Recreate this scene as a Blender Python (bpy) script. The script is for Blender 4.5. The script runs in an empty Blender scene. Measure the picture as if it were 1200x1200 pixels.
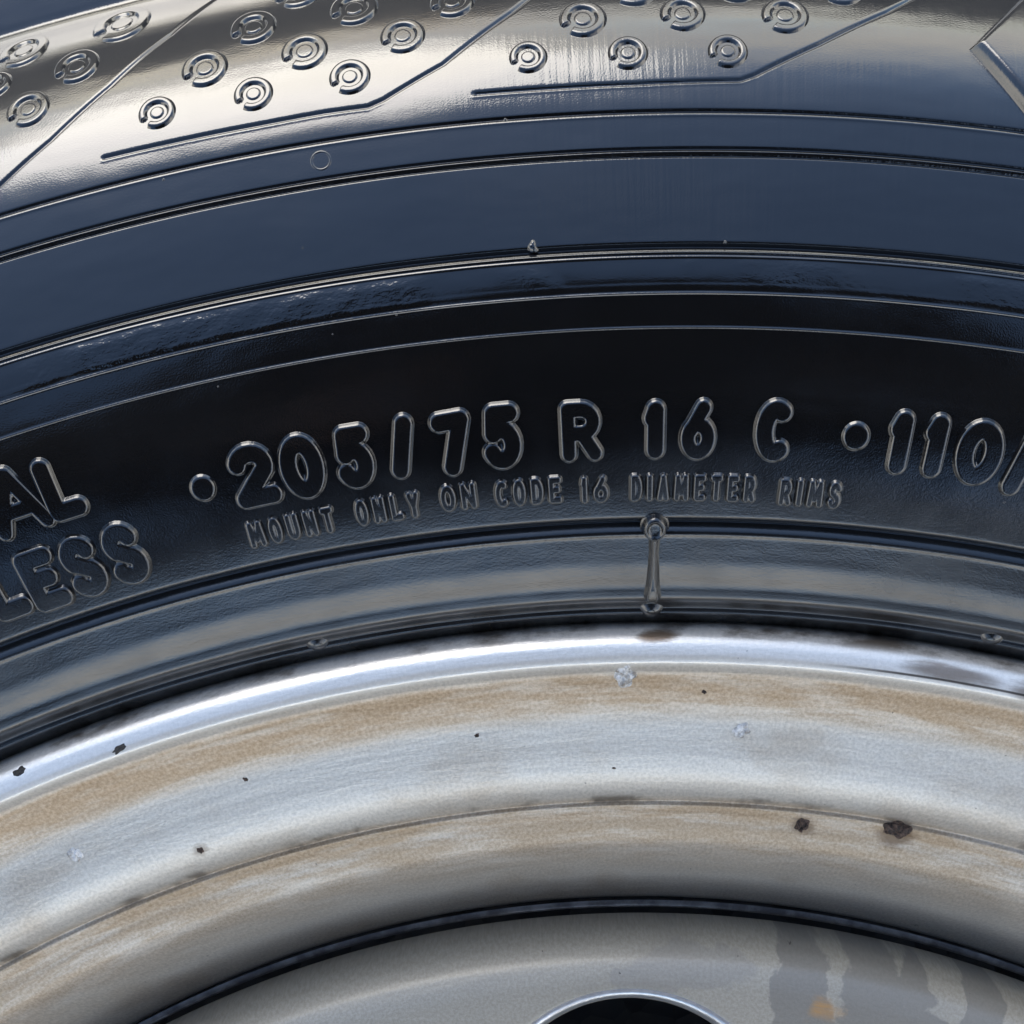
import bpy, math
import numpy as np
from mathutils import Matrix, Vector
R = math.radians
scn = bpy.context.scene
H0 = 0.1845                       # height of the rim edge above the ground (wheel lies on its side)

# ------------------------------------------------------------------ camera
cd = bpy.data.cameras.new('camera'); cam = bpy.data.objects.new('camera', cd); scn.collection.objects.link(cam)
cd.sensor_width = 36; cd.sensor_fit = 'HORIZONTAL'; cd.angle = 2*math.atan(600/1713.6264)
cd.clip_start = 0.01; cd.clip_end = 500
ax, ay, az = R(2.0190003), R(1.9417313), R(1.9221596)
rot = Matrix.Rotation(ax, 4, 'X') @ Matrix.Rotation(ay, 4, 'Y') @ Matrix.Rotation(az, 4, 'Z')
cam.matrix_world = Matrix.Translation((-0.0218343, 0.2259883, 0.1879819 + H0)) @ rot
scn.camera = cam

# ------------------------------------------------------------------ sky, sun, exposure
SUN_AZ = R(110)                   # counter-clockwise from +X
SUN_EL = R(27)
w = bpy.data.worlds.new('World'); scn.world = w; w.use_nodes = True
nt = w.node_tree; nt.nodes.clear(); N = nt.nodes.new; L = nt.links.new
sky = N('ShaderNodeTexSky'); sky.sky_type = 'NISHITA'; sky.sun_disc = False
sky.sun_elevation = SUN_EL; sky.sun_rotation = R(90) - SUN_AZ
sky.air_density = 1.0; sky.dust_density = 0.5; sky.ozone_density = 2.0
tc = N('ShaderNodeTexCoord'); sx = N('ShaderNodeSeparateXYZ'); L(tc.outputs['Generated'], sx.inputs[0])
mx = N('ShaderNodeMath'); mx.operation = 'MAXIMUM'; L(sx.outputs['Z'], mx.inputs[0]); mx.inputs[1].default_value = 0.0
ad = N('ShaderNodeMath'); ad.operation = 'ADD'; L(mx.outputs[0], ad.inputs[0]); ad.inputs[1].default_value = 0.16
dx = N('ShaderNodeMath'); dx.operation = 'DIVIDE'; L(sx.outputs['X'], dx.inputs[0]); L(ad.outputs[0], dx.inputs[1])
dy = N('ShaderNodeMath'); dy.operation = 'DIVIDE'; L(sx.outputs['Y'], dy.inputs[0]); L(ad.outputs[0], dy.inputs[1])
cb = N('ShaderNodeCombineXYZ'); L(dx.outputs[0], cb.inputs[0]); L(dy.outputs[0], cb.inputs[1]); cb.inputs[2].default_value = 3.7
ns = N('ShaderNodeTexNoise'); L(cb.outputs[0], ns.inputs['Vector']); ns.inputs['Scale'].default_value = 0.75
ns.inputs['Detail'].default_value = 7; ns.inputs['Roughness'].default_value = 0.58; ns.inputs['Distortion'].default_value = 0.4
# clouds crowd together towards the horizon all the way round
hz = N('ShaderNodeMapRange'); L(mx.outputs[0], hz.inputs[0]); hz.inputs[1].default_value = 0.75; hz.inputs[2].default_value = 0.1; hz.inputs[3].default_value = 0.0; hz.inputs[4].default_value = 0.21
na = N('ShaderNodeMath'); na.operation = 'ADD'; L(ns.outputs['Fac'], na.inputs[0]); L(hz.outputs[0], na.inputs[1])
cr = N('ShaderNodeValToRGB'); L(na.outputs[0], cr.inputs[0])
cr.color_ramp.elements[0].position = 0.55; cr.color_ramp.elements[0].color = (0, 0, 0, 1)
cr.color_ramp.elements[1].position = 0.72; cr.color_ramp.elements[1].color = (1, 1, 1, 1)
cmix = N('ShaderNodeMix'); cmix.data_type = 'RGBA'; L(cr.outputs[0], cmix.inputs['Factor'])
L(sky.outputs[0], cmix.inputs['A']); cmix.inputs['B'].default_value = (8.5, 8.2, 7.7, 1)
bg = N('ShaderNodeBackground'); L(cmix.outputs['Result'], bg.inputs['Color']); bg.inputs['Strength'].default_value = 0.15
wo = N('ShaderNodeOutputWorld'); L(bg.outputs[0], wo.inputs['Surface'])

sl = bpy.data.lights.new('sun', 'SUN'); so = bpy.data.objects.new('sun', sl); scn.collection.objects.link(so)
sl.energy = 0.85; sl.angle = R(36); sl.color = (1.0, 0.94, 0.84)
sd = Vector((math.cos(SUN_AZ)*math.cos(SUN_EL), math.sin(SUN_AZ)*math.cos(SUN_EL), math.sin(SUN_EL)))
so.rotation_euler = sd.to_track_quat('Z', 'Y').to_euler(); so.location = sd*3
vs = scn.view_settings; vs.view_transform = 'Standard'; vs.look = 'None'; vs.gamma = 1; vs.exposure = 1.3; vs.use_curve_mapping = False

# ------------------------------------------------------------------ tables (millimetres, degrees round the axle)
BIG=[('2',242.75,104.002,5.60,7.34),('0',242.60,102.607,5.30,7.54),('5',242.63,101.112,4.68,7.32),('/',242.97,99.734,3.35,7.31),('7',242.64,98.319,4.67,7.51),('5',242.84,96.915,4.77,7.50),('R',242.80,94.688,4.86,6.88),('1',242.72,92.638,3.03,6.67),('6',242.71,91.425,4.24,6.87),('C',242.82,89.340,4.33,7.06),('1',242.52,85.826,3.22,7.24),('1',242.58,84.858,3.32,7.23),('0',242.47,83.620,5.42,7.43),('/',241.97,82.399,3.31,7.43),('A',247.15,110.521,7.09,8.10),('L',246.97,109.247,4.66,7.49),('L',238.20,111.977,4.76,7.45),('E',237.68,110.795,4.76,7.46),('S',237.63,109.557,4.76,7.45),('S',237.62,108.271,4.76,7.45),('N',247.28,111.959,5.07,7.50),]
DOT=[(242.52,105.484,1.63),(242.73,87.042,1.71),]
SMALL=[('MOUNT',104.746,102.005,235.97),('ONLY',101.496,99.440,236.14),('ON',98.969,97.763,236.38),('CODE',97.359,95.256,236.22),('16',94.856,93.881,236.03),('DIAMETER',93.381,89.597,236.04),('RIMS',89.045,87.112,235.85),]
RINGS=[(304.94,107.871,3.21),(298.07,106.378,2.77),(305.12,105.384,3.65),(292.97,107.578,2.60),(298.99,108.447,2.14),(297.91,102.026,2.75),(292.51,103.224,2.69),(287.41,104.449,2.14),(287.21,102.098,2.24),(292.26,100.804,2.69),(287.35,99.767,2.34),(303.53,100.958,2.95),(298.31,99.584,2.86),(292.45,98.446,2.58),(297.30,97.229,2.63),(287.38,95.511,2.13),(292.68,94.168,2.68),(287.25,93.153,2.22),(297.62,92.927,2.94),(293.03,91.814,2.57),(287.33,90.806,2.22),(297.79,90.510,2.73),(292.95,89.415,2.67),(298.14,88.036,2.83),]
LINES=[[ (279.62,109.894),(283.13,108.453),(287.35,107.066),(293.23,105.523),(299.96,104.071),(307.36,102.841),(310.36,101.518) ],[ (283.01,105.851),(282.93,104.207),(282.86,102.117),(282.99,100.454),(282.91,99.383),(283.54,99.003),(287.48,97.518),(294.55,95.827),(300.99,94.553) ],[ (282.96,96.822),(282.93,94.930),(283.00,92.906),(283.37,90.528),(284.08,90.184),(288.68,88.659),(294.40,87.003),(300.88,85.457) ],]
BASE=[(224.2,2.51),(224.53,2.95),(225.51,4.06),(226.79,5.12),(228.06,6),(229.32,6.87),(230.57,7.73),(231.8,8.58),(233.03,9.41),(234.24,10.21),(235.45,10.98),(236.65,11.69),(237.84,12.35),(239.03,12.98),(240.21,13.58),(241.39,14.15),(242.56,14.69),(243.73,15.21),(244.89,15.71),(246.05,16.18),(247.2,16.64),(248.35,17.07),(249.5,17.49),(250.64,17.89),(251.79,18.28),(252.93,18.65),(254.06,19),(255.2,19.34),(256.34,19.66),(257.47,19.96),(258.61,20.23),(259.76,20.42),(260.92,20.51),(262.11,20.52),(263.3,20.48),(264.5,20.43),(265.7,20.38),(266.9,20.33),(268.11,20.27),(269.32,20.2),(270.53,20.12),(271.75,20.02),(272.98,19.91),(274.21,19.79),(275.44,19.66),(276.69,19.5),(277.94,19.33),(279.2,19.14),(280.48,18.92),(281.78,18.62),(283.11,18.26),(284.48,17.81),(285.88,17.28),(287.32,16.66),(288.81,15.93),(290.34,15.11),(291.93,14.19),(293.57,13.13),(295.29,11.94),(297.11,10.55),(299.08,8.83),(301.22,6.74),(303.61,4.16),(306.32,0.89)]

# ------------------------------------------------------------------ materials
def newmat(name):
    m = bpy.data.materials.new(name); m.use_nodes = True
    t = m.node_tree; b = t.nodes['Principled BSDF']
    return m, t, b
def nd(t, typ, **kw):
    n = t.nodes.new(typ)
    for k, v in kw.items():
        if k.startswith('i_'):
            n.inputs[k[2:].replace('_', ' ')].default_value = v
        else: setattr(n, k, v)
    return n
def mth(t, op, a, b=None, clamp=False):
    n = t.nodes.new('ShaderNodeMath'); n.operation = op; n.use_clamp = clamp
    for i, v in enumerate((a, b)):
        if v is None: continue
        if isinstance(v, (int, float)): n.inputs[i].default_value = v
        else: t.links.new(v, n.inputs[i])
    return n.outputs[0]
def rng(t, v, a, b, c=0.0, d=1.0, smooth=True):
    n = t.nodes.new('ShaderNodeMapRange'); n.interpolation_type = 'SMOOTHSTEP' if smooth else 'LINEAR'
    t.links.new(v, n.inputs[0])
    for i, x in enumerate((a, b, c, d)): n.inputs[i+1].default_value = x
    return n.outputs[0]
def mixc(t, f, a, b):
    n = t.nodes.new('ShaderNodeMix'); n.data_type = 'RGBA'
    for k, v in (('Factor', f), ('A', a), ('B', b)):
        if isinstance(v, (int, float)): n.inputs[k].default_value = v
        elif isinstance(v, tuple): n.inputs[k].default_value = v
        else: t.links.new(v, n.inputs[k])
    return n.outputs['Result']
def polar(t):
    """(arc mm, radius mm) from the UV map, as separate outputs and a vector"""
    uv = t.nodes.new('ShaderNodeUVMap'); uv.uv_map = 'polar'
    s = t.nodes.new('ShaderNodeSeparateXYZ'); t.links.new(uv.outputs[0], s.inputs[0])
    return s.outputs[0], s.outputs[1], uv.outputs[0]
def noise(t, vec, scale, sx=1, sy=1, detail=4, rough=0.55, dist=0.0, w=0.0):
    mp = t.nodes.new('ShaderNodeMapping'); t.links.new(vec, mp.inputs[0]); mp.inputs['Scale'].default_value = (sx, sy, 1); mp.inputs['Location'].default_value = (w, w*.7, w*.3)
    n = t.nodes.new('ShaderNodeTexNoise'); t.links.new(mp.outputs[0], n.inputs['Vector'])
    n.inputs['Scale'].default_value = scale; n.inputs['Detail'].default_value = detail; n.inputs['Roughness'].default_value = rough; n.inputs['Distortion'].default_value = dist
    return n.outputs['Fac']
def bump(t, h, dist, prev=None, strength=1.0):
    b = t.nodes.new('ShaderNodeBump'); b.inputs['Strength'].default_value = strength; b.inputs['Distance'].default_value = dist
    t.links.new(h, b.inputs['Height'])
    if prev is not None: t.links.new(prev, b.inputs['Normal'])
    return b.outputs[0]

def rubber(name, worn=True):
    m, t, b = newmat(name); u, v, uv = polar(t)
    b.inputs['Base Color'].default_value = (0.0045, 0.0045, 0.005, 1)
    b.inputs['IOR'].default_value = 1.5; b.inputs['Specular IOR Level'].default_value = 0.2
    b.inputs['Coat Weight'].default_value = 1.0; b.inputs['Coat IOR'].default_value = 1.64
    film = noise(t, uv, 0.09, detail=3)
    rgh = rng(t, film, 0.35, 0.7, 0.10, 0.22); t.links.new(rgh, b.inputs['Roughness'])
    slope = mth(t, 'MULTIPLY', rng(t, v, 246, 234), 0.16)
    t.links.new(mth(t, 'ADD', slope, rng(t, film, 0.3, 0.7, 0.05, 0.12)), b.inputs['Coat Roughness'])
    # grain of the moulded rubber: fine everywhere, coarser on the lower slope, radial striations on the upper wall
    fine = noise(t, uv, 5.0, detail=2, rough=.5)
    low = mth(t, 'MULTIPLY', rng(t, v, 246, 236), rng(t, v, 221, 225))
    crs = mth(t, 'MULTIPLY', noise(t, uv, 3.4, sx=0.45, detail=3), low)
    strm = mth(t, 'MULTIPLY', rng(t, v, 258, 268), rng(t, u, 440, 412))
    stri = mth(t, 'MULTIPLY', noise(t, uv, 0.9, sx=1.6, sy=0.05, detail=2), strm)
    wetb = mth(t, 'MULTIPLY', mth(t, 'MULTIPLY', rng(t, v, 257.9, 259.0), rng(t, v, 262.2, 261.0)), rng(t, noise(t, uv, .05, detail=2, w=17), .42, .58))
    drop = mth(t, 'MULTIPLY', noise(t, uv, .55, sx=.6, detail=4, rough=.6, w=23), wetb)
    wav = noise(t, uv, 0.16, sx=.5, detail=2, w=5)
    n1 = bump(t, fine, 0.000012); n2 = bump(t, crs, 0.000018, n1); n3 = bump(t, stri, 0.00003, n2); n4 = bump(t, drop, 0.00033, bump(t, wav, 0.00012, n3))
    t.links.new(n4, b.inputs['Normal']); t.links.new(n4, b.inputs['Coat Normal'])
    return m
M_RUB = rubber('glossy_black_rubber')

def silver(name, disc=False):
    m, t, b = newmat(name); u, v, uv = polar(t)
    flake = noise(t, uv, 2.2, detail=3, rough=.7)
    big = noise(t, uv, 0.07, sx=.6, detail=5, rough=.6)
    mid = noise(t, uv, 0.42, sx=.16, detail=6, rough=.68, w=3)
    def band(a, b_, c, d): return mth(t, 'MULTIPLY', rng(t, v, a, b_), rng(t, v, d, c))
    if not disc:
        base = mixc(t, rng(t, flake, .3, .7), (.60, .565, .505, 1), (.78, .735, .66, 1))
        brown = mth(t, 'MAXIMUM', mth(t, 'MULTIPLY', band(204.0, 209.0, 212.2, 213.5), 1.0), mth(t, 'MULTIPLY', band(177, 190.5, 193.4, 195.2), 1.0))
        brown = mth(t, 'MULTIPLY', brown, rng(t, mid, .22, .60, .35, 1.0))
        brown = mth(t, 'MAXIMUM', brown, mth(t, 'ADD', mth(t, 'MULTIPLY', rng(t, big, .45, .7), 0.4), .08))
        col = mixc(t, brown, base, mixc(t, rng(t, flake, .3, .7), (.29, .205, .12, 1), (.46, .35, .24, 1)))
        col = mixc(t, rng(t, v, 213.3, 214.0), col, mixc(t, rng(t, flake, .3, .7), (.80, .755, .68, 1), (.90, .85, .77, 1)))  # lip colour lightened to stand in for its bright reflection
        # grime where the tyre meets the lip
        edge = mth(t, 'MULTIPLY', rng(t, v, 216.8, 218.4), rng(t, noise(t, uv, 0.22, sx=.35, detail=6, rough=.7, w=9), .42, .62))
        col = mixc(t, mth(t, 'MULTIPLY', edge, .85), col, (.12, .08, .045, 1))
        groove = mth(t, 'MULTIPLY', band(193.4, 193.9, 194.3, 195.4), rng(t, noise(t, uv, .12, detail=4, w=21), .5, .62))
        col = mixc(t, mth(t, 'MULTIPLY', groove, .8), col, (.07, .055, .04, 1))
    else:
        base = mixc(t, rng(t, flake, .3, .7), (.37, .33, .26, 1), (.47, .425, .345, 1))
        col = base
        # water runs: tongues of wet darker paint coming off the edge
        warp = noise(t, uv, 0.22, detail=4, w=2)
        wu = mth(t, 'ADD', u, mth(t, 'MULTIPLY', mth(t, 'SUBTRACT', warp, .5), 7.0))
        wv = mth(t, 'ADD', v, mth(t, 'MULTIPLY', mth(t, 'SUBTRACT', noise(t, uv, .3, detail=4, w=31), .5), 5.0))
        def blob(cu, cv, ru, rv, soft=1.05):
            a = mth(t, 'DIVIDE', mth(t, 'SUBTRACT', wu, cu), ru); c = mth(t, 'DIVIDE', mth(t, 'SUBTRACT', wv, cv), rv)
            q = mth(t, 'ADD', mth(t, 'MULTIPLY', a, a), mth(t, 'MULTIPLY', c, c))
            return rng(t, q, soft, 0.8 if soft < 1.3 else 0.0)
        k = math.pi/180*160
        wet = None
        for deg, rr_, ru, rv in ((84.6, 166.5, 3.6, 7.5), (84.2, 160, 5.5, 5.5), (80.9, 165, 4.6, 10), (78.2, 161, 6, 5), (78.6, 168, 3, 4), (75.2, 166, 3.2, 8.5)):
            s_ = blob(deg*k, rr_, ru, rv); wet = s_ if wet is None else mth(t, 'MAXIMUM', wet, s_)
        col = mixc(t, mth(t, 'MULTIPLY', wet, .65), col, (.21, .195, .17, 1))
        damp = mth(t, 'MAXIMUM', blob(90.0*k, 167.0, 9, 3.4), blob(92.5*k, 165, 5, 2.5))
        col = mixc(t, mth(t, 'MULTIPLY', damp, .3), col, (.25, .24, .225, 1))
        rust = mth(t, 'MULTIPLY', blob(83.2*k, 162.6, 2.2, 2.2, 1.6), 1.0)
        col = mixc(t, mth(t, 'MULTIPLY', rust, rng(t, mid, .3, .7)), col, (.55, .30, .10, 1))
        far = rng(t, v, 150, 120)
        col = mixc(t, mth(t, 'MULTIPLY', rng(t, big, .5, .7), .3), col, (.30, .27, .22, 1))
    if not disc:
        k = math.pi/180*200
        wu = mth(t, 'ADD', u, mth(t, 'MULTIPLY', mth(t, 'SUBTRACT', mid, .5), 6.0)); wv = mth(t, 'ADD', v, mth(t, 'MULTIPLY', mth(t, 'SUBTRACT', mid, .5), 2.5))
        def stain(cu, cv, ru, rv):
            a = mth(t, 'DIVIDE', mth(t, 'SUBTRACT', wu, cu*k), ru); c = mth(t, 'DIVIDE', mth(t, 'SUBTRACT', wv, cv), rv)
            return rng(t, mth(t, 'ADD', mth(t, 'MULTIPLY', a, a), mth(t, 'MULTIPLY', c, c)), 1.0, 0.1)
        for cu, cv, ru, rv, am_ in ((92.4, 217.6, 3.2, 1.3, .9), (86.0, 191.2, 2.2, 1.6, .7), (82.1, 191.6, 3.4, 2.2, .8), (82.6, 216.0, 7, 1.5, .75), (79.5, 215.5, 5, 1.8, .7), (110.6, 198, 1.5, 1.2, .5)):
            col = mixc(t, mth(t, 'MULTIPLY', stain(cu, cv, ru, rv), am_), col, (.13, .075, .035, 1))
        crack = mth(t, 'MULTIPLY', mth(t, 'MULTIPLY', rng(t, v, 214.65, 214.8), rng(t, v, 215.1, 214.95)), rng(t, u, 87.5*k, 84*k))
        col = mixc(t, mth(t, 'MULTIPLY', crack, .85), col, (.03, .025, .02, 1))
    pit = rng(t, noise(t, uv, 0.9, detail=2, w=41), .74, .80)
    col = mixc(t, mth(t, 'MULTIPLY', pit, .8), col, (.06, .05, .045, 1))
    t.links.new(col, b.inputs['Base Color'])
    b.inputs['Metallic'].default_value = 0.35 if disc else 0.6
    b.inputs['Roughness'].default_value = 0.46 if disc else 0.36
    b.inputs['Coat Weight'].default_value = 0.25; b.inputs['Coat Roughness'].default_value = 0.22
    n1 = bump(t, flake, 0.000035); n2 = bump(t, mid, 0.0001, n1)
    t.links.new(n2, b.inputs['Normal'])
    return m
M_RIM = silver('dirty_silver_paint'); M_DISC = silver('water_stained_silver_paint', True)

def simple(name, ca, cb_, rough, scale=3.0, metal=0.0, bd=0.0001):
    m, t, b = newmat(name); g = t.nodes.new('ShaderNodeTexCoord')
    f = noise(t, g.outputs['Object'], scale*1000, detail=5, rough=.65)
    t.links.new(mixc(t, rng(t, f, .35, .65), ca, cb_), b.inputs['Base Color'])
    b.inputs['Roughness'].default_value = rough; b.inputs['Metallic'].default_value = metal
    t.links.new(bump(t, f, bd), b.inputs['Normal'])
    return m
M_CHIP = simple('flaked_paint', (.80, .79, .77, 1), (.28, .25, .21, 1), .5, 1.0, .0, .0004)
M_RUST = simple('dark_rust', (.02, .013, .01, 1), (.16, .10, .07, 1), .55, 2.0, 0, .0008)
M_TAR = simple('black_grime', (.008, .007, .006, 1), (.03, .025, .02, 1), .5, .5)
M_EDGE = simple('highlight_edge', (.75, .74, .72, 1), (.88, .87, .85, 1), .3, .6, .8, .00005)  # bright metal paints in the sky highlight along the hole edges
M_STEEL = simple('bare_dark_steel', (.10, .10, .11, 1), (.22, .22, .23, 1), .35, .3, .6)
m, t, b = newmat('damp_asphalt'); g = t.nodes.new('ShaderNodeTexCoord')
vo = nd(t, 'ShaderNodeTexVoronoi', i_Scale=140.0); t.links.new(g.outputs['Object'], vo.inputs['Vector'])
f = noise(t, g.outputs['Object'], 30, detail=6)
t.links.new(mixc(t, f, (.03, .03, .032, 1), (.085, .083, .08, 1)), b.inputs['Base Color']); b.inputs['Roughness'].default_value = .7
t.links.new(bump(t, vo.outputs['Distance'], .004), b.inputs['Normal'])
M_GROUND = m

# ------------------------------------------------------------------ mesh helpers
def link(name, me, mat, parent=None):
    o = bpy.data.objects.new(name, me); scn.collection.objects.link(o)
    if mat: me.materials.append(mat)
    if parent is not None: o.parent = parent
    return o
def mesh_np(name, co, quads, uv=None, smooth=True):
    me = bpy.data.meshes.new(name)
    co = np.asarray(co, np.float32); quads = np.asarray(quads, np.int32)
    k = quads.shape[1]
    me.vertices.add(len(co)); me.vertices.foreach_set('co', co.ravel())
    me.loops.add(quads.size); me.loops.foreach_set('vertex_index', quads.ravel())
    me.polygons.add(len(quads)); me.polygons.foreach_set('loop_start', np.arange(0, quads.size, k, dtype=np.int32))
    me.update(calc_edges=True)
    me.polygons.foreach_set('use_smooth', np.full(len(quads), smooth))
    if uv is not None:
        l = me.uv_layers.new(name='polar'); l.data.foreach_set('uv', np.asarray(uv, np.float32)[quads.ravel()].ravel())
    me.validate(); me.update()
    return me
def catmull(pts, x):
    """smooth monotone interpolation (PCHIP) of (x, y) points"""
    p = np.array(sorted(pts)); X, Y = p[:, 0], p[:, 1]
    h = np.diff(X); d = np.diff(Y)/h
    m_ = np.zeros_like(Y)
    s = d[:-1]*d[1:] > 0
    w1 = 2*h[1:]+h[:-1]; w2 = h[1:]+2*h[:-1]
    with np.errstate(all='ignore'):
        m_[1:-1] = np.where(s, (w1+w2)/(w1/d[:-1]+w2/d[1:]), 0)
    m_[0], m_[-1] = d[0], d[-1]
    i = np.clip(np.searchsorted(X, x)-1, 0, len(X)-2); tt = (x-X[i])/h[i]
    return ((1+2*tt)*(1-tt)**2*Y[i] + tt*(1-tt)**2*h[i]*m_[i] + tt**2*(3-2*tt)*Y[i+1] + tt**2*(tt-1)*h[i]*m_[i+1])
def gauss(x, c, w): return np.exp(-((x-c)/w)**2)

# ------------------------------------------------------------------ tyre profile
INNER = [(217.2, -16), (218.2, -11.0), (219.0, -6.5), (219.5, -3.6), (220.0, -1.6), (220.45, -.45), (220.8, -.15), (221.15, 0.0), (221.4, 0.28), (221.75, .95), (222.1, 1.6), (222.5, 2.08), (223.2, 2.58), (223.75, 2.93)]
OUTER = [(308.4, -1.8), (309.9, -3.6), (311.0, -4.3), (312.2, -4.4), (318, -5.0), (326, -6.6), (335, -9.5), (343, -13.5), (349.5, -19.5), (353.5, -28)]
_dz0 = np.interp(224.9, [p[0] for p in BASE], [p[1] for p in BASE])-3.75
INNER = [(r_, z_+_dz0*min(1, max(0, (r_-219)/2))) for r_, z_ in INNER]
BASEP = INNER + [p for p in BASE if 224.9 < p[0] < 307] + OUTER
def base_z(r): return catmull(BASEP, np.asarray(r, float))
_rs = np.linspace(217.5, 330, 4000); _zs = base_z(_rs)
_ker = np.hanning(61); _ker /= _ker.sum()
_zs2 = np.convolve(np.pad(_zs, 30, mode='edge'), _ker, 'valid'); _dz = np.gradient(_zs2, _rs)
def wall(r):                      # smoothed sidewall: height and unit normal (radial, axial)
    z = np.interp(r, _rs, _zs); s = np.interp(r, _rs, _dz); n = 1/np.sqrt(1+s*s)
    return z, -s*n, n
def detail(r):                    # moulded rings: height along the normal, mm
    h = -0.30*gauss(r, 279.45, .20) + 0.06*gauss(r, 278.9, .18)
    h += -0.26*gauss(r, 274.85, .17) + 0.14*gauss(r, 274.42, .15) - 0.20*gauss(r, 273.95, .15)
    h += -0.55*gauss(r, 263.30, .30) + 0.16*gauss(r, 262.55, .16) + 0.10*gauss(r, 262.05, .14)
    h += 0.13*gauss(r, 257.95, .13) + 0.05*gauss(r, 258.75, .12)
    h += 0.12*gauss(r, 254.16, .11)
    h += -1.15*gauss(r, 231.55, .52) + .10*gauss(r, 230.5, .35)
    return h

def polydist(U, V, pts):
    """distance from points to a polyline (all mm)"""
    d = np.full(U.shape, 1e9)
    for (x0, y0), (x1, y1) in zip(pts[:-1], pts[1:]):
        ex, ey = x1-x0, y1-y0; q = ex*ex+ey*ey+1e-12
        tt = np.clip(((U-x0)*ex+(V-y0)*ey)/q, 0, 1)
        d = np.minimum(d, np.hypot(U-x0-tt*ex, V-y0-tt*ey))
    return d

# ------------------------------------------------------------------ the thing
wheel = bpy.data.objects.new('van_wheel', None); scn.collection.objects.link(wheel); wheel.location = (0, 0, 0)
wheel['label'] = 'wet glossy black tyre on a dirty silver steel rim, lying on its side'; wheel['category'] = 'wheel'
UP = H0*1000

def to3d(r, th, z):               # mm + degrees -> metres
    a = np.radians(th)
    return np.stack([r*np.cos(a), r*np.sin(a), z+UP], -1)/1000

# angular columns: dense where the lettering is, coarse round the back
cols = np.concatenate([np.arange(64, 118, .034), np.arange(118, 424, 1.5)])
# rows
rows = np.concatenate([np.arange(217.3, 224.5, .1), np.arange(224.5, 278, .25), np.arange(278, 312.5, .16), np.arange(312.5, 353.6, 2.0)])
for c_, w_ in ((279.4, .7), (274.4, 1.2), (262.8, 1.5), (258, .5), (254.16, .4), (231.5, 1.6)):
    rows = np.concatenate([rows[np.abs(rows-c_) > w_], np.arange(c_-w_, c_+w_, .055)])
rows = np.unique(rows.round(4))
TH, RR = np.meshgrid(cols, rows)
Z, NR, NZ = wall(RR); Z = base_z(RR)
Hh = detail(RR)
# diagonal mould grooves on the upper wall
K290 = math.pi/180*290
sel = (rows > 278)
U = TH[sel]*K290; V = RR[sel]
for pl in LINES:
    P = [(b_*K290, a_) for a_, b_ in pl]
    # round the bend
    d = polydist(U, V, P)
    P2 = [(x+.16, y-.30) for x, y in P]
    Hh[sel] += -0.30*np.exp(-(d/.22)**2) + 0.07*np.exp(-(polydist(U, V, P2)/.2)**2)
# slow unevenness of the casing
Hh += 0.02*np.sin(np.radians(TH)*37+1.0)*np.clip((RR-262)/10, 0, 1) + .012*np.sin(np.radians(TH)*71+RR*.2)
co = to3d(RR+Hh*NR, TH, Z+Hh*NZ).reshape(-1, 3)
uv = np.stack([TH*K290*0+np.radians(TH)*250, RR], -1).reshape(-1, 2)
nr, nc = RR.shape
ii, jj = np.meshgrid(np.arange(nr-1), np.arange(nc), indexing='ij'); j2 = (jj+1) % nc
q = np.stack([ii*nc+jj, ii*nc+j2, (ii+1)*nc+j2, (ii+1)*nc+jj], -1).reshape(-1, 4)[:, ::-1]
# reverse keeps the outward side facing up
tyre = link('tyre', mesh_np('tyre', co, q, uv), M_RUB, wheel)

def revolve(name, prof, seg, mat, parent, r0=0, a0=0., a1=360., closed=True, k=200):
    prof = np.array(prof, float); th = np.linspace(a0, a1, seg, endpoint=not closed)
    T, I = np.meshgrid(th, np.arange(len(prof))); rr_ = prof[I, 0]; zz_ = prof[I, 1]
    n_, m_ = T.shape; i_, j_ = np.meshgrid(np.arange(n_-1), np.arange(m_ if closed else m_-1), indexing='ij'); jn = (j_+1) % m_
    qq = np.stack([i_*m_+j_, i_*m_+jn, (i_+1)*m_+jn, (i_+1)*m_+j_], -1).reshape(-1, 4)
    me = mesh_np(name, to3d(rr_, T, zz_).reshape(-1, 3), qq, np.stack([np.radians(T)*k, rr_], -1).reshape(-1, 2))
    return link(name, me, mat, parent)
# tread and hidden back wall (grooved round the circumference)
tp = [(353.6, -28.3), (355.4, -36)]
for zc in (-50, -72, -94, -116):
    tp += [(356.6, zc+5), (356.8, zc+4.6), (349, zc+3.6), (349, zc-3.6), (356.8, zc-4.6), (356.6, zc-5)]
tp += [(355.4, -130), (352, -141), (343, -152), (326, -160), (300, -175), (280, -184.0), (262, -184.5), (245, -180), (232, -173), (222, -165), (216, -158)]
revolve('tread', tp, 360, M_RUB, wheel)

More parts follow.
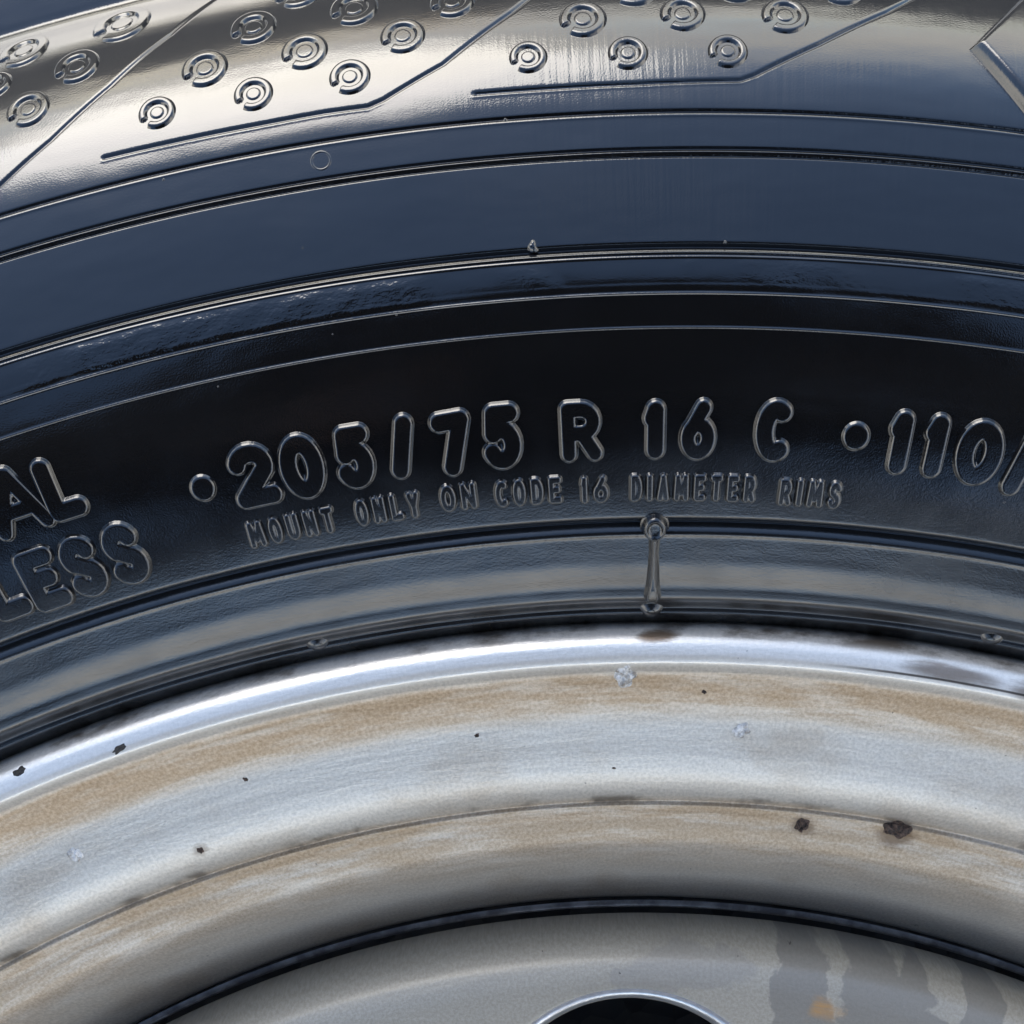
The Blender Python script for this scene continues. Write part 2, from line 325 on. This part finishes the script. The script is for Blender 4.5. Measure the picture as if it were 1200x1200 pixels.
# ------------------------------------------------------------------ relief patches that sit on a surface of revolution
def patch(name, r0, th0, us, vs_, hfun, surf, mat, parent, lo=-0.12, rotate=0.0):
    """u runs along the circumference (clockwise = to the right), v outwards; hfun gives height in mm"""
    Uu, Vv = np.meshgrid(us, vs_); Hm = hfun(Uu, Vv)
    c_, s_ = math.cos(rotate), math.sin(rotate); Ur = Uu*c_-Vv*s_; Vr = Uu*s_+Vv*c_
    rr_ = r0 + Vr; tt = th0 - np.degrees(Ur/rr_)
    z, a, b_ = surf(rr_)
    co_ = to3d(rr_+Hm*a, tt, z+Hm*b_).reshape(-1, 3)
    n_, m_ = Uu.shape; i_, j_ = np.meshgrid(np.arange(n_-1), np.arange(m_-1), indexing='ij')
    qq = np.stack([i_*m_+j_, i_*m_+j_+1, (i_+1)*m_+j_+1, (i_+1)*m_+j_], -1).reshape(-1, 4)
    keep = Hm.reshape(-1)[qq].max(1) > lo
    qq = qq[keep]
    used = np.unique(qq); mp = -np.ones(n_*m_, int); mp[used] = np.arange(len(used))
    uv_ = np.stack([np.radians(tt)*250, rr_], -1).reshape(-1, 2)[used]
    return link(name, mesh_np(name, co_[used], mp[qq], uv_), mat, parent)

def relief(d, H, b_):
    """d: distance outside the outline (negative inside); flat top with rounded shoulder and fillet"""
    tt = np.clip(-d/b_, 0, 1)
    h = H*(1-(1-tt)**2.3)
    return np.where(d > 0, -1.1*d, h)

# stroke alphabet, skeleton in a box w x 1
def arc(cx, cy, rx, ry, a, b_, n=14):
    return [(cx+rx*math.cos(R(x)), cy+ry*math.sin(R(x))) for x in np.linspace(a, b_, n)]
GL = {
 '0': [arc(.5, .5, .5, .5, 0, 360, 30)], 'O': [arc(.5, .5, .5, .5, 0, 360, 30)],
 '1': [[(.25, .80), (.62, 1), (.62, 0)]],
 '2': [arc(.5, .72, .47, .28, 165, -25, 12)+[(.02, 0), (1, 0)]],
 '5': [[(.92, 1), (.2, 1), (.12, .58)]+arc(.46, .33, .50, .33, 130, -150, 18)],
 '6': [[(.72, 1), (.16, .5)], arc(.5, .31, .48, .31, 0, 360, 26)],
 '7': [[(0, .97), (1, 1), (.38, 0)]],
 '/': [[(0, 0), (1, 1)]],
 'R': [[(0, 0), (0, 1), (.5, 1)]+arc(.5, .73, .46, .27, 90, -90, 10)+[(0, .46)], [(.52, .46), (1, 0)]],
 'C': [arc(.62, .5, .60, .5, 62, 298, 22)],
 'A': [[(0, 0), (.5, 1), (1, 0)], [(.2, .32), (.8, .32)]],
 'L': [[(0, 1), (0, 0), (1, 0)]],
 'E': [[(1, 1), (0, 1), (0, 0), (1, 0)], [(0, .52), (.8, .52)]],
 'S': [arc(.5, .76, .45, .24, 25, 240, 12)[:-1]+[(.36, .56), (.64, .46)]+arc(.5, .24, .48, .24, 50, -155, 12)],
 'N': [[(0, 0), (0, 1), (1, 0), (1, 1)]],
 'M': [[(0, 0), (.08, 1), (.5, .25), (.92, 1), (1, 0)]],
 'U': [[(0, 1), (0, .35)]+arc(.5, .35, .5, .35, 180, 360, 12)+[(1, 1)]],
 'T': [[(0, 1), (1, 1)], [(.5, 1), (.5, 0)]],
 'Y': [[(0, 1), (.5, .45), (1, 1)], [(.5, .45), (.5, 0)]],
 'D': [[(0, 0), (0, 1), (.4, 1)]+arc(.4, .5, .58, .5, 90, -90, 14)+[(0, 0)]],
 'I': [[(.5, 0), (.5, 1)]],
}
def letter(ch, r0, th0, w_, h_, sw, H, b_, res, name='letter', mat=None):
    sk = [[((x-.5)*(w_-2*sw), (y-.5)*(h_-2*sw)) for x, y in s] for s in GL[ch]]
    pad = .25
    us = np.arange(-w_/2-pad, w_/2+pad+res, res); vv = np.arange(-h_/2-pad, h_/2+pad+res, res)
    def hf(U_, V_):
        d = np.full(U_.shape, 1e9)
        for s in sk: d = np.minimum(d, polydist(U_, V_, s))
        return relief(d-sw, H, b_)
    return patch(name, r0, th0, us, vv, hf, wall, M_RUB, tyre)
for ch, r_, th_, w_, h_ in BIG:
    letter(ch, r_, th_, w_+.5, h_+.4, 1.14 if ch in '6AR' else 1.32, .60, .50, .10)
for wd, ta, tb, r_ in SMALL:
    n_ = len(wd); wts = np.array([.62 if c_ in 'I1' else (1.2 if c_ == 'M' else 1.0) for c_ in wd]); tot = (ta-tb)*math.pi/180*r_
    pos = np.cumsum(wts)-wts/2; u_ = tot/wts.sum()
    for c_, p_, wt in zip(wd, pos, wts):
        letter(c_, r_, ta-p_*u_/r_*180/math.pi, max(u_*wt*.93, 1.0), 3.45, .58, .50, .42, .065)
for r_, th_, q_ in DOT:
    us = np.arange(-q_-.3, q_+.3, .09)
    patch('raised_dot', r_, th_, us, us, lambda U_, V_: relief(np.hypot(U_, V_)-q_, .45, .5), wall, M_RUB, tyre)

# C-shaped ring marks in rows on the upper wall
def ring(r_, th_, q_):
    us = np.arange(-q_-.35, q_+.36, .11)
    def hf(U_, V_):
        rho = np.hypot(U_, V_); ang = np.degrees(np.arctan2(V_, U_))
        h = relief(np.abs(rho-.82*q_)-.25*q_, .38, .45)
        da = (ang+142+180) % 360-180
        gap = np.clip(1-(np.abs(da)/16)**4, 0, 1)*(rho > .3*q_)
        h = h*(1-gap)-.42*gap
        core = relief(rho-.40*q_, .16, .22)
        return np.maximum(np.maximum(h, core), np.where(rho < .8*q_, -.10, -9))
    patch('ring_mark', r_, th_, us, us, hf, wall, M_RUB, tyre, lo=-.3)
for r_, th_, q_ in RINGS: ring(r_, th_, q_)

# arrow-shaped raised block beside the ring marks
def arrow():
    us = np.arange(-1, 14, .14); vv = np.arange(-9.5, 13, .14)
    e1 = (6.9, 9.2); e2 = (6.6, -8.2)
    def hf(U_, V_):
        d1 = (-U_*e1[1]+V_*e1[0])/math.hypot(*e1)      # above the upper edge is positive
        d2 = (U_*e2[1]-V_*e2[0])/math.hypot(*e2)
        d = np.maximum(d1, d2)
        return relief(d, 1.5, 1.3)
    patch('arrow_block', 289.6, 85.15, us, vv, hf, wall, M_RUB, tyre)
arrow()

# radial rib with a round vent mark, and the two nubs on the bead ridge
_zs3 = np.convolve(np.pad(_zs, 60, mode='edge'), np.hanning(121)/np.hanning(121).sum(), 'valid'); _dz3 = np.gradient(_zs3, _rs)
def bead(r):                      # the same wall ironed out across the ridges
    z = np.interp(r, _rs, _zs3); s = np.interp(r, _rs, _dz3); n = 1/np.sqrt(1+s*s); return z, -s*n, n
def rib():
    us = np.arange(-2.4, 2.41, .08); vv = np.arange(-12.2, 2.2, .08)
    def hf(U_, V_):
        rho = np.hypot(U_, V_)
        disc_ = relief(rho-1.55, .95, .5)-.38*np.clip(1-(rho/1.0)**6, 0, 1)
        half = np.interp(V_, [-9.6, -8.4, -7, -3, -1.2], [1.0, 1.15, .85, .62, .7])
        top = np.interp(V_, [-9.6, -8.6, -7.4, -6, -1], [-.3, .9, 1.0, .85, .85])
        d = np.abs(U_)-half; foot = relief(np.hypot(U_/1.4, (V_+10.5)/.9)-1.0, .6, .9)
        stem = np.where(V_ < -.8, np.where(d > 0, -1.1*d, top*(1-(1-np.clip(-d/.75, 0, 1))**2)), -9)
        return np.maximum(np.maximum(disc_, stem), foot)
    patch('vent_rib', 231.3, 92.57, us, vv, hf, bead, M_RUB, tyre, lo=-.2)
rib()
for r_, th_ in ((220.9, 103.78), (220.9, 81.34)):
    us = np.arange(-1.9, 1.91, .1)
    patch('bead_nub', r_, th_, us, np.arange(-1.3, 1.31, .1), lambda U_, V_: relief(np.hypot(U_/1.3, V_/.8)-1.0, .4, 1.0), bead, M_RUB, tyre)
# small moulding flaws and water specks
us = np.arange(-1.6, 1.61, .08)
patch('vent_mark', 277.08, 100.675, us, us, lambda U_, V_: relief(np.abs(np.hypot(U_, V_)-1.1)-.13, .06, .12), wall, M_RUB, tyre)
patch('rubber_burr', 264.0, 95.70, us, us, lambda U_, V_: relief(np.hypot(U_*1.0, V_*.8)-.5+.08*np.sin(3*np.arctan2(V_, U_)+1), .3, .45), wall, M_RUB, tyre)
rs = np.random.RandomState(4)
us = np.arange(-.45, .46, .09)
for k_ in range(16):
    r_, th_ = rs.uniform(232, 281), rs.uniform(77, 112); q_ = rs.uniform(.08, .16)
    patch('speck', r_, th_, us, us, lambda U_, V_: relief(np.hypot(U_, V_)-q_, .10, .12), wall, M_RUB, tyre)

# ------------------------------------------------------------------ steel rim
RIMP = [(219.3, -16), (219.35, -8), (219.15, -4.4), (218.8, -2.4), (218.2, -1.0), (217.3, -.1), (216.2, .35), (215.1, .45), (214.3, .2), (213.75, -.5), (213.35, -1.3), (212.95, -2.0),
        (212.2, -2.7), (210.6, -4.2), (208.6, -5.9), (206.4, -7.5), (203.6, -9.1), (200.8, -10.6), (198.4, -12.1), (196.6, -13.6), (195.4, -15.0), (194.55, -16.4), (194.05, -17.5), (193.75, -17.9),
        (193.3, -17.95), (192.8, -18.3), (191.6, -19.3), (189.2, -20.9), (187.2, -22.4), (185.2, -24.8), (183.2, -28.2), (181.2, -32.3), (179.2, -36.8), (177.2, -41.4), (175.2, -45.6), (173.6, -49.0), (172.9, -54)]
def fine(prof, n):
    p = np.array(prof, float); s = np.concatenate([[0], np.cumsum(np.hypot(*np.diff(p, axis=0).T))])
    x = np.linspace(0, s[-1], n)
    return np.stack([catmull(list(zip(s, p[:, 0])), x), catmull(list(zip(s, p[:, 1])), x)], -1)
rp = fine(RIMP, 420)
BACK = [(172.8, -60), (174, -110), (180, -122), (200, -140), (203, -158), (212, -163), (218.5, -166), (219, -163)]
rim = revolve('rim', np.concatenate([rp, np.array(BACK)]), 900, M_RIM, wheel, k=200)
_o = np.argsort(rp[:, 0]); _rr = rp[_o, 0]; _rz = rp[_o, 1]; _g = np.linspace(178, 218.6, 2000); _gz = np.interp(_g, _rr, _rz); _k2 = np.hanning(41); _k2 /= _k2.sum()
_gz2 = np.convolve(np.pad(_gz, 20, mode='edge'), _k2, 'valid'); _gd = np.gradient(_gz2, _g)
def rimsurf(r):
    z = np.interp(r, _g, _gz2); s = np.interp(r, _g, _gd); n = 1/np.sqrt(1+s*s); return z, -s*n, n
# thin weld edge of the rim behind the disc
revolve('rim_weld', [(173.6, -46.6), (172.9, -46.6), (172.4, -47.0), (172.3, -48.1), (172.9, -49.5)], 720, M_STEEL, wheel)

def lump(name, r_, th_, q_, H, mat, seed, ar=1.0, rotate=0.):
    rr_ = np.random.RandomState(seed); ph = rr_.uniform(0, 6.28, 6); am = rr_.uniform(.03, .11, 6)
    us = np.linspace(-q_*1.6*ar, q_*1.6*ar, 52); vv = np.linspace(-q_*1.6, q_*1.6, 52)
    def hf(U_, V_):
        a = np.arctan2(V_, U_/ar); rho = np.hypot(U_/ar, V_)
        out_ = q_*(1+sum(am[k]*np.sin((k+1)*a+ph[k]) for k in range(6)))
        wob = H*.45*(np.sin(U_*6/q_/ar+ph[0])*np.sin(V_*5/q_+ph[1])+.6*np.sin(U_*11/q_/ar+ph[2]+V_*3/q_)*np.sin(V_*12/q_+ph[3]))
        return relief(rho-out_, H, q_*.7)+np.where(rho < out_*.85, wob, 0)
    patch(name, r_, th_, us, vv, hf, rimsurf, mat, rim, rotate=rotate)
lump('paint_chip', 212.3, 93.50, 1.4, .45, M_CHIP, 1)
lump('paint_chip', 204.9, 89.16, 1.1, .25, M_CHIP, 2)
lump('paint_chip', 203.7, 114.95, 1.0, .25, M_CHIP, 3)
lump('rust_spot', 197.9, 110.62, .45, .2, M_RUST, 4)
lump('rust_spot', 191.3, 86.05, 1.0, .5, M_RUST, 5)
lump('rust_spot', 192.7, 82.14, 1.25, .6, M_RUST, 6, 1.5)
lump('grime_flake', 214.9, 111.2, .42, .12, M_TAR, 7, 2.4, .25)
lump('grime_flake', 216.8, 114.72, .5, .12, M_TAR, 8, 1.8)
for k_ in range(4):
    lump('rust_spot', rs.uniform(196, 213), rs.uniform(74, 114), rs.uniform(.12, .28), .1, M_RUST, 20+k_, rs.uniform(1, 1.8), rs.uniform(-1, 1))

# ------------------------------------------------------------------ wheel disc with round hand holes
DP = [(30, -20), (36, -19), (44, -26), (60, -30), (90, -28), (108, -28), (122, -29.4), (140, -30.6), (156, -31.2), (164, -31.7), (167.2, -32.6), (169.4, -34.4), (170.7, -37.4), (171.4, -41), (171.7, -46), (171.75, -54)]
NH, HR, HA, HQ = 10, 139.9, 93.37, 22.0
def disc_z(x, y):
    r = np.hypot(x, y); z = catmull(DP, np.clip(r, 30, 171.7))
    for k_ in range(NH):
        a = R(HA+360/NH*k_); d = np.hypot(x-HR*math.cos(a), y-HR*math.sin(a))-HQ
        tt = np.clip((3.2-d)/3.2, 0, 1.25)
        z = z-2.6*tt**2.4
    return z
V_, Q_, UVs = [], [], []
def addgrid(X, Y, wrap):
    n_, m_ = X.shape; base_ = sum(len(v) for v in V_)
    z = disc_z(X, Y); V_.append(np.stack([X, Y, z+UP], -1).reshape(-1, 3)/1000)
    a = np.arctan2(Y, X); a = np.where(a < R(-100), a+2*math.pi, a)
    UVs.append(np.stack([a*160, np.hypot(X, Y)], -1).reshape(-1, 2))
    i_, j_ = np.meshgrid(np.arange(n_-1), np.arange(m_ if wrap else m_-1), indexing='ij'); jn = (j_+1) % m_
    Q_.append(np.stack([i_*m_+j_, i_*m_+jn, (i_+1)*m_+jn, (i_+1)*m_+j_], -1).reshape(-1, 4)[:, ::-1]+base_)
th = np.radians(np.arange(0, 360, .5))
for ra in (np.linspace(30, 112, 60), np.concatenate([np.linspace(166, 169, 15), np.linspace(169.1, 171.7, 36)])):
    addgrid(ra[:, None]*np.cos(th), ra[:, None]*np.sin(th), True)
for k_ in range(NH):
    ac = R(HA+360/NH*k_); cx, cy = HR*math.cos(ac), HR*math.sin(ac); hw = math.pi/NH
    # sector outline sampled, then joined to the hole circle
    oo = []
    oo += [(112, x) for x in np.linspace(-hw, hw, 40)] + [(x, hw) for x in np.linspace(112, 166, 40)[1:]] + [(166, x) for x in np.linspace(hw, -hw, 60)[1:]] + [(x, -hw) for x in np.linspace(166, 112, 40)[1:-1]]
    oo = np.array(oo); ox = oo[:, 0]*np.cos(ac+oo[:, 1]); oy = oo[:, 0]*np.sin(ac+oo[:, 1])
    an = np.arctan2(oy-cy, ox-cx); s_ = np.concatenate([np.linspace(0, .25, 24)**1, np.linspace(.28, 1, 22)])[:, None]
    addgrid((cx+HQ*np.cos(an))*(1-s_)+ox*s_, (cy+HQ*np.sin(an))*(1-s_)+oy*s_, True)
    V_[-1], Q_[-1] = V_[-1], Q_[-1][:, ::-1]
disc = link('disc', mesh_np('disc', np.concatenate(V_), np.concatenate(Q_), np.concatenate(UVs)), M_DISC, wheel)
# rolled inner edge of each hand hole, highlight put into its colour
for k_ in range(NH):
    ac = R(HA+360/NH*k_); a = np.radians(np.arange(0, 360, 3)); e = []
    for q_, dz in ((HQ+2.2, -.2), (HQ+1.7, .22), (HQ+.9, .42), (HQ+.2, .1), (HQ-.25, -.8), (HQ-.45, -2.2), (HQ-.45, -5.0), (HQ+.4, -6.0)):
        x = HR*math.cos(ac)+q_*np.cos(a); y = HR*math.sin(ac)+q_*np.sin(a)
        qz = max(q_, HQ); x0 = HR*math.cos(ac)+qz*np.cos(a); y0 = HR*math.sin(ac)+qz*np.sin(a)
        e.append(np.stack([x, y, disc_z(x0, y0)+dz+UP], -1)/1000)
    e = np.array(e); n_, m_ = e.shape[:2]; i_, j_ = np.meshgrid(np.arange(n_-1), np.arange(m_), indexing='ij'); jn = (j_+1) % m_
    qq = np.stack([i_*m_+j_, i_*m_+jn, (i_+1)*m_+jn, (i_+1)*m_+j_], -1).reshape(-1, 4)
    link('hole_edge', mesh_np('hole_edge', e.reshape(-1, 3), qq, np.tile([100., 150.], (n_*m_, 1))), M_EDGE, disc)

# ------------------------------------------------------------------ ground
g_ = mesh_np('ground', [(-60, -60, 0), (60, -60, 0), (60, 60, 0), (-60, 60, 0)], [(0, 1, 2, 3)], smooth=False)
go = link('ground', g_, M_GROUND); go['kind'] = 'structure'

# ------------------------------------------------------------------ unseen photographer and handset, added to blacken reflections in the rubber
def cloth(name, c1, c2):
    m, t, b = newmat(name); g = t.nodes.new('ShaderNodeTexCoord'); f = noise(t, g.outputs['Object'], 90, detail=5)
    t.links.new(mixc(t, f, c1, c2), b.inputs['Base Color']); b.inputs['Roughness'].default_value = .9
    t.links.new(bump(t, f, .002), b.inputs['Normal']); return m
M_JACKET = cloth('black_jacket', (.006, .006, .007, 1), (.012, .012, .013, 1)); M_JEANS = cloth('dark_denim', (.012, .014, .02, 1), (.025, .028, .036, 1))
M_SKIN = cloth('skin', (.42, .25, .18, 1), (.50, .31, .23, 1)); M_GLOVE = cloth('black_glove', (.010, .008, .007, 1), (.02, .016, .014, 1)); M_HAIR = cloth('dark_hair', (.012, .009, .007, 1), (.03, .022, .016, 1)); M_SHOE = cloth('black_shoe', (.01, .01, .01, 1), (.02, .02, .02, 1))
PX, PY, PZ = -0.0018, 0.171, 0.3845
J = []; ED = []; RD = []
def jv(p, r, prev=None):
    J.append(p); RD.append(r)
    if prev is not None: ED.append((prev, len(J)-1))
    return len(J)-1
PC = .02
pel = jv((PC, -.74, .80), .15)
sp = jv((PC, -.60, .865), .15, pel); ch_ = jv((PC, -.42, .885), .185, sp); uc = jv((PC, -.29, .855), .16, ch_)
nk = jv((PC-.005, -.185, .805), .062, uc); hb = jv((PC-.01, -.125, .775), .078, nk); hm = jv((PC-.015, -.045, .74), .098, hb); ht = jv((PC-.02, .025, .715), .083, hm)
jv((PC-.015, -.025, .628), .018, hm)                               # nose, face looking down at the wheel
for s_ in (-1, 1): jv((PC-.015+s_*.103, -.06, .74), .014, hm)      # ears
HANDS = []
for s_ in (-1, 1):
    hp = jv((PC+s_*.12, -.74, .75), .105, pel); kn = jv((PC+s_*.29, -.60, .44), .072, hp); an_ = jv((PC+s_*.32, -.83, .09), .048, kn)
    jv((PC+s_*.32, -.88, .044), .040, an_); jv((PC+s_*.335, -.68, .036), .034, an_)
    sh = jv((PC+s_*.185, -.29, .83), .078, uc); el = jv((PC+s_*.27, -.06, .67), .058, sh); wr = jv((PX+s_*.085, PY-.055, .435), .032, el)
    pm = jv((PX+s_*.066, PY-.012, PZ+.018), .026, wr); kx = jv((PX+s_*.060, PY+.010, PZ+.010), .024, pm)
    for q, (dy, ln) in enumerate(((-.032, .8), (-.012, .95), (.008, 1.0), (.027, .93))):
        a1_ = jv((PX+s_*.058, PY+dy, PZ+.002), .0095, kx); a2_ = jv((PX+s_*.047, PY+dy+.002, PZ-.012), .0085, a1_); jv((PX+s_*(.047-.016*ln), PY+dy+.003, PZ-.0135), .0075, a2_)
    t1 = jv((PX+s_*.050, PY-.030, PZ+.024), .011, pm); t2 = jv((PX+s_*.036, PY-.012, PZ+.017), .0095, t1); jv((PX+s_*.022, PY+.008, PZ+.0135), .0085, t2)
me = bpy.data.meshes.new('unseen_person'); me.from_pydata(J, ED, [])
unseen_person = bpy.data.objects.new('unseen_person', me); scn.collection.objects.link(unseen_person)
unseen_person['label'] = 'unseen photographer in black jacket and jeans, added to darken reflections in the tyre'; unseen_person['category'] = 'unseen_person'
sk = unseen_person.modifiers.new('skin', 'SKIN'); sk.use_smooth_shade = True
for i_, r_ in enumerate(RD): me.skin_vertices[0].data[i_].radius = (r_, r_)
me.skin_vertices[0].data[0].use_root = True
ss = unseen_person.modifiers.new('sub', 'SUBSURF'); ss.levels = 2; ss.render_levels = 2
dg = bpy.context.evaluated_depsgraph_get(); bm_ = bpy.data.meshes.new_from_object(unseen_person.evaluated_get(dg))
unseen_person.modifiers.clear(); unseen_person.data = bm_; bm_.materials.clear()
for m_ in (M_JACKET, M_JEANS, M_SKIN, M_SHOE, M_GLOVE): bm_.materials.append(m_)
for p_ in bm_.polygons:
    c_ = p_.center; p_.use_smooth = True
    if c_.z < .075: k_ = 3
    elif (c_.y+.185)*.89-(c_.z-.805)*.45 > .012 and abs(c_.x-PC+.015) < .135 and c_.z > .60: k_ = 2
    elif c_.z < .445 and c_.y > 0: k_ = 4
    elif c_.y < -.66 or (c_.z < .70 and c_.y < -.4): k_ = 1
    else: k_ = 0
    p_.material_index = k_
# hair: cap over the back and top of the head
us_, vs2 = np.meshgrid(np.linspace(0, 2*math.pi, 40, endpoint=False), np.linspace(.02, 1, 14))
hd = Vector((0, .45, .89)).normalized(); hx = Vector((1, 0, 0)); hy = hd.cross(hx); hc = Vector((PC-.016, -.040, .752))
hco = [hc+(hx*math.cos(a)+hy*math.sin(a))*(.112*math.sin(b_*1.55)*(1+.03*math.sin(9*a)))+hd*(.118*math.cos(b_*1.55)) for a, b_ in zip(us_.ravel(), vs2.ravel())]
hq = [(i*40+j, i*40+(j+1) % 40, (i+1)*40+(j+1) % 40, (i+1)*40+j) for i in range(13) for j in range(40)]
link('hair', mesh_np('hair', [tuple(v) for v in hco], hq), M_HAIR, unseen_person)

# phone: rounded slab, glass front, the lens hole over the camera
M_PHONE = simple('black_phone_glass', (.006, .006, .007, 1), (.01, .01, .011, 1), .12, .02); M_SCREEN = simple('dark_screen', (.004, .004, .005, 1), (.006, .006, .007, 1), .08, .02)
unseen_phone = bpy.data.objects.new('unseen_phone', None); scn.collection.objects.link(unseen_phone)
unseen_phone['label'] = 'unseen black handset over the wheel, added to darken reflections in the tyre'; unseen_phone['category'] = 'unseen_phone'
def slab(name, w_, h_, z0, z1, rad, mat):
    pts = []
    for cx, cy, a in ((w_-rad, h_-rad, 0), (-w_+rad, h_-rad, 90), (-w_+rad, -h_+rad, 180), (w_-rad, -h_+rad, 270)):
        pts += [(PX+cx+rad*math.cos(R(x)), PY+cy+rad*math.sin(R(x))) for x in range(a, a+91, 15)]
    n_ = len(pts); rows_ = [(z0, .97), (z0+.001, 1), (z1-.001, 1), (z1, .97)]
    co_ = [(PX+(x-PX)*k, PY+(y-PY)*k, z) for z, k in rows_ for x, y in pts]
    me_ = bpy.data.meshes.new(name)
    me_.from_pydata(co_, [], [(i*n_+j, i*n_+(j+1) % n_, (i+1)*n_+(j+1) % n_, (i+1)*n_+j) for i in range(3) for j in range(n_)]+[tuple(range(n_))[::-1], tuple(range(3*n_, 4*n_))])
    return link(name, me_, mat, unseen_phone)
slab('case', .0375, .075, PZ-.004, PZ+.004, .010, M_PHONE); slab('screen', .034, .071, PZ+.0042, PZ+.0050, .008, M_SCREEN)
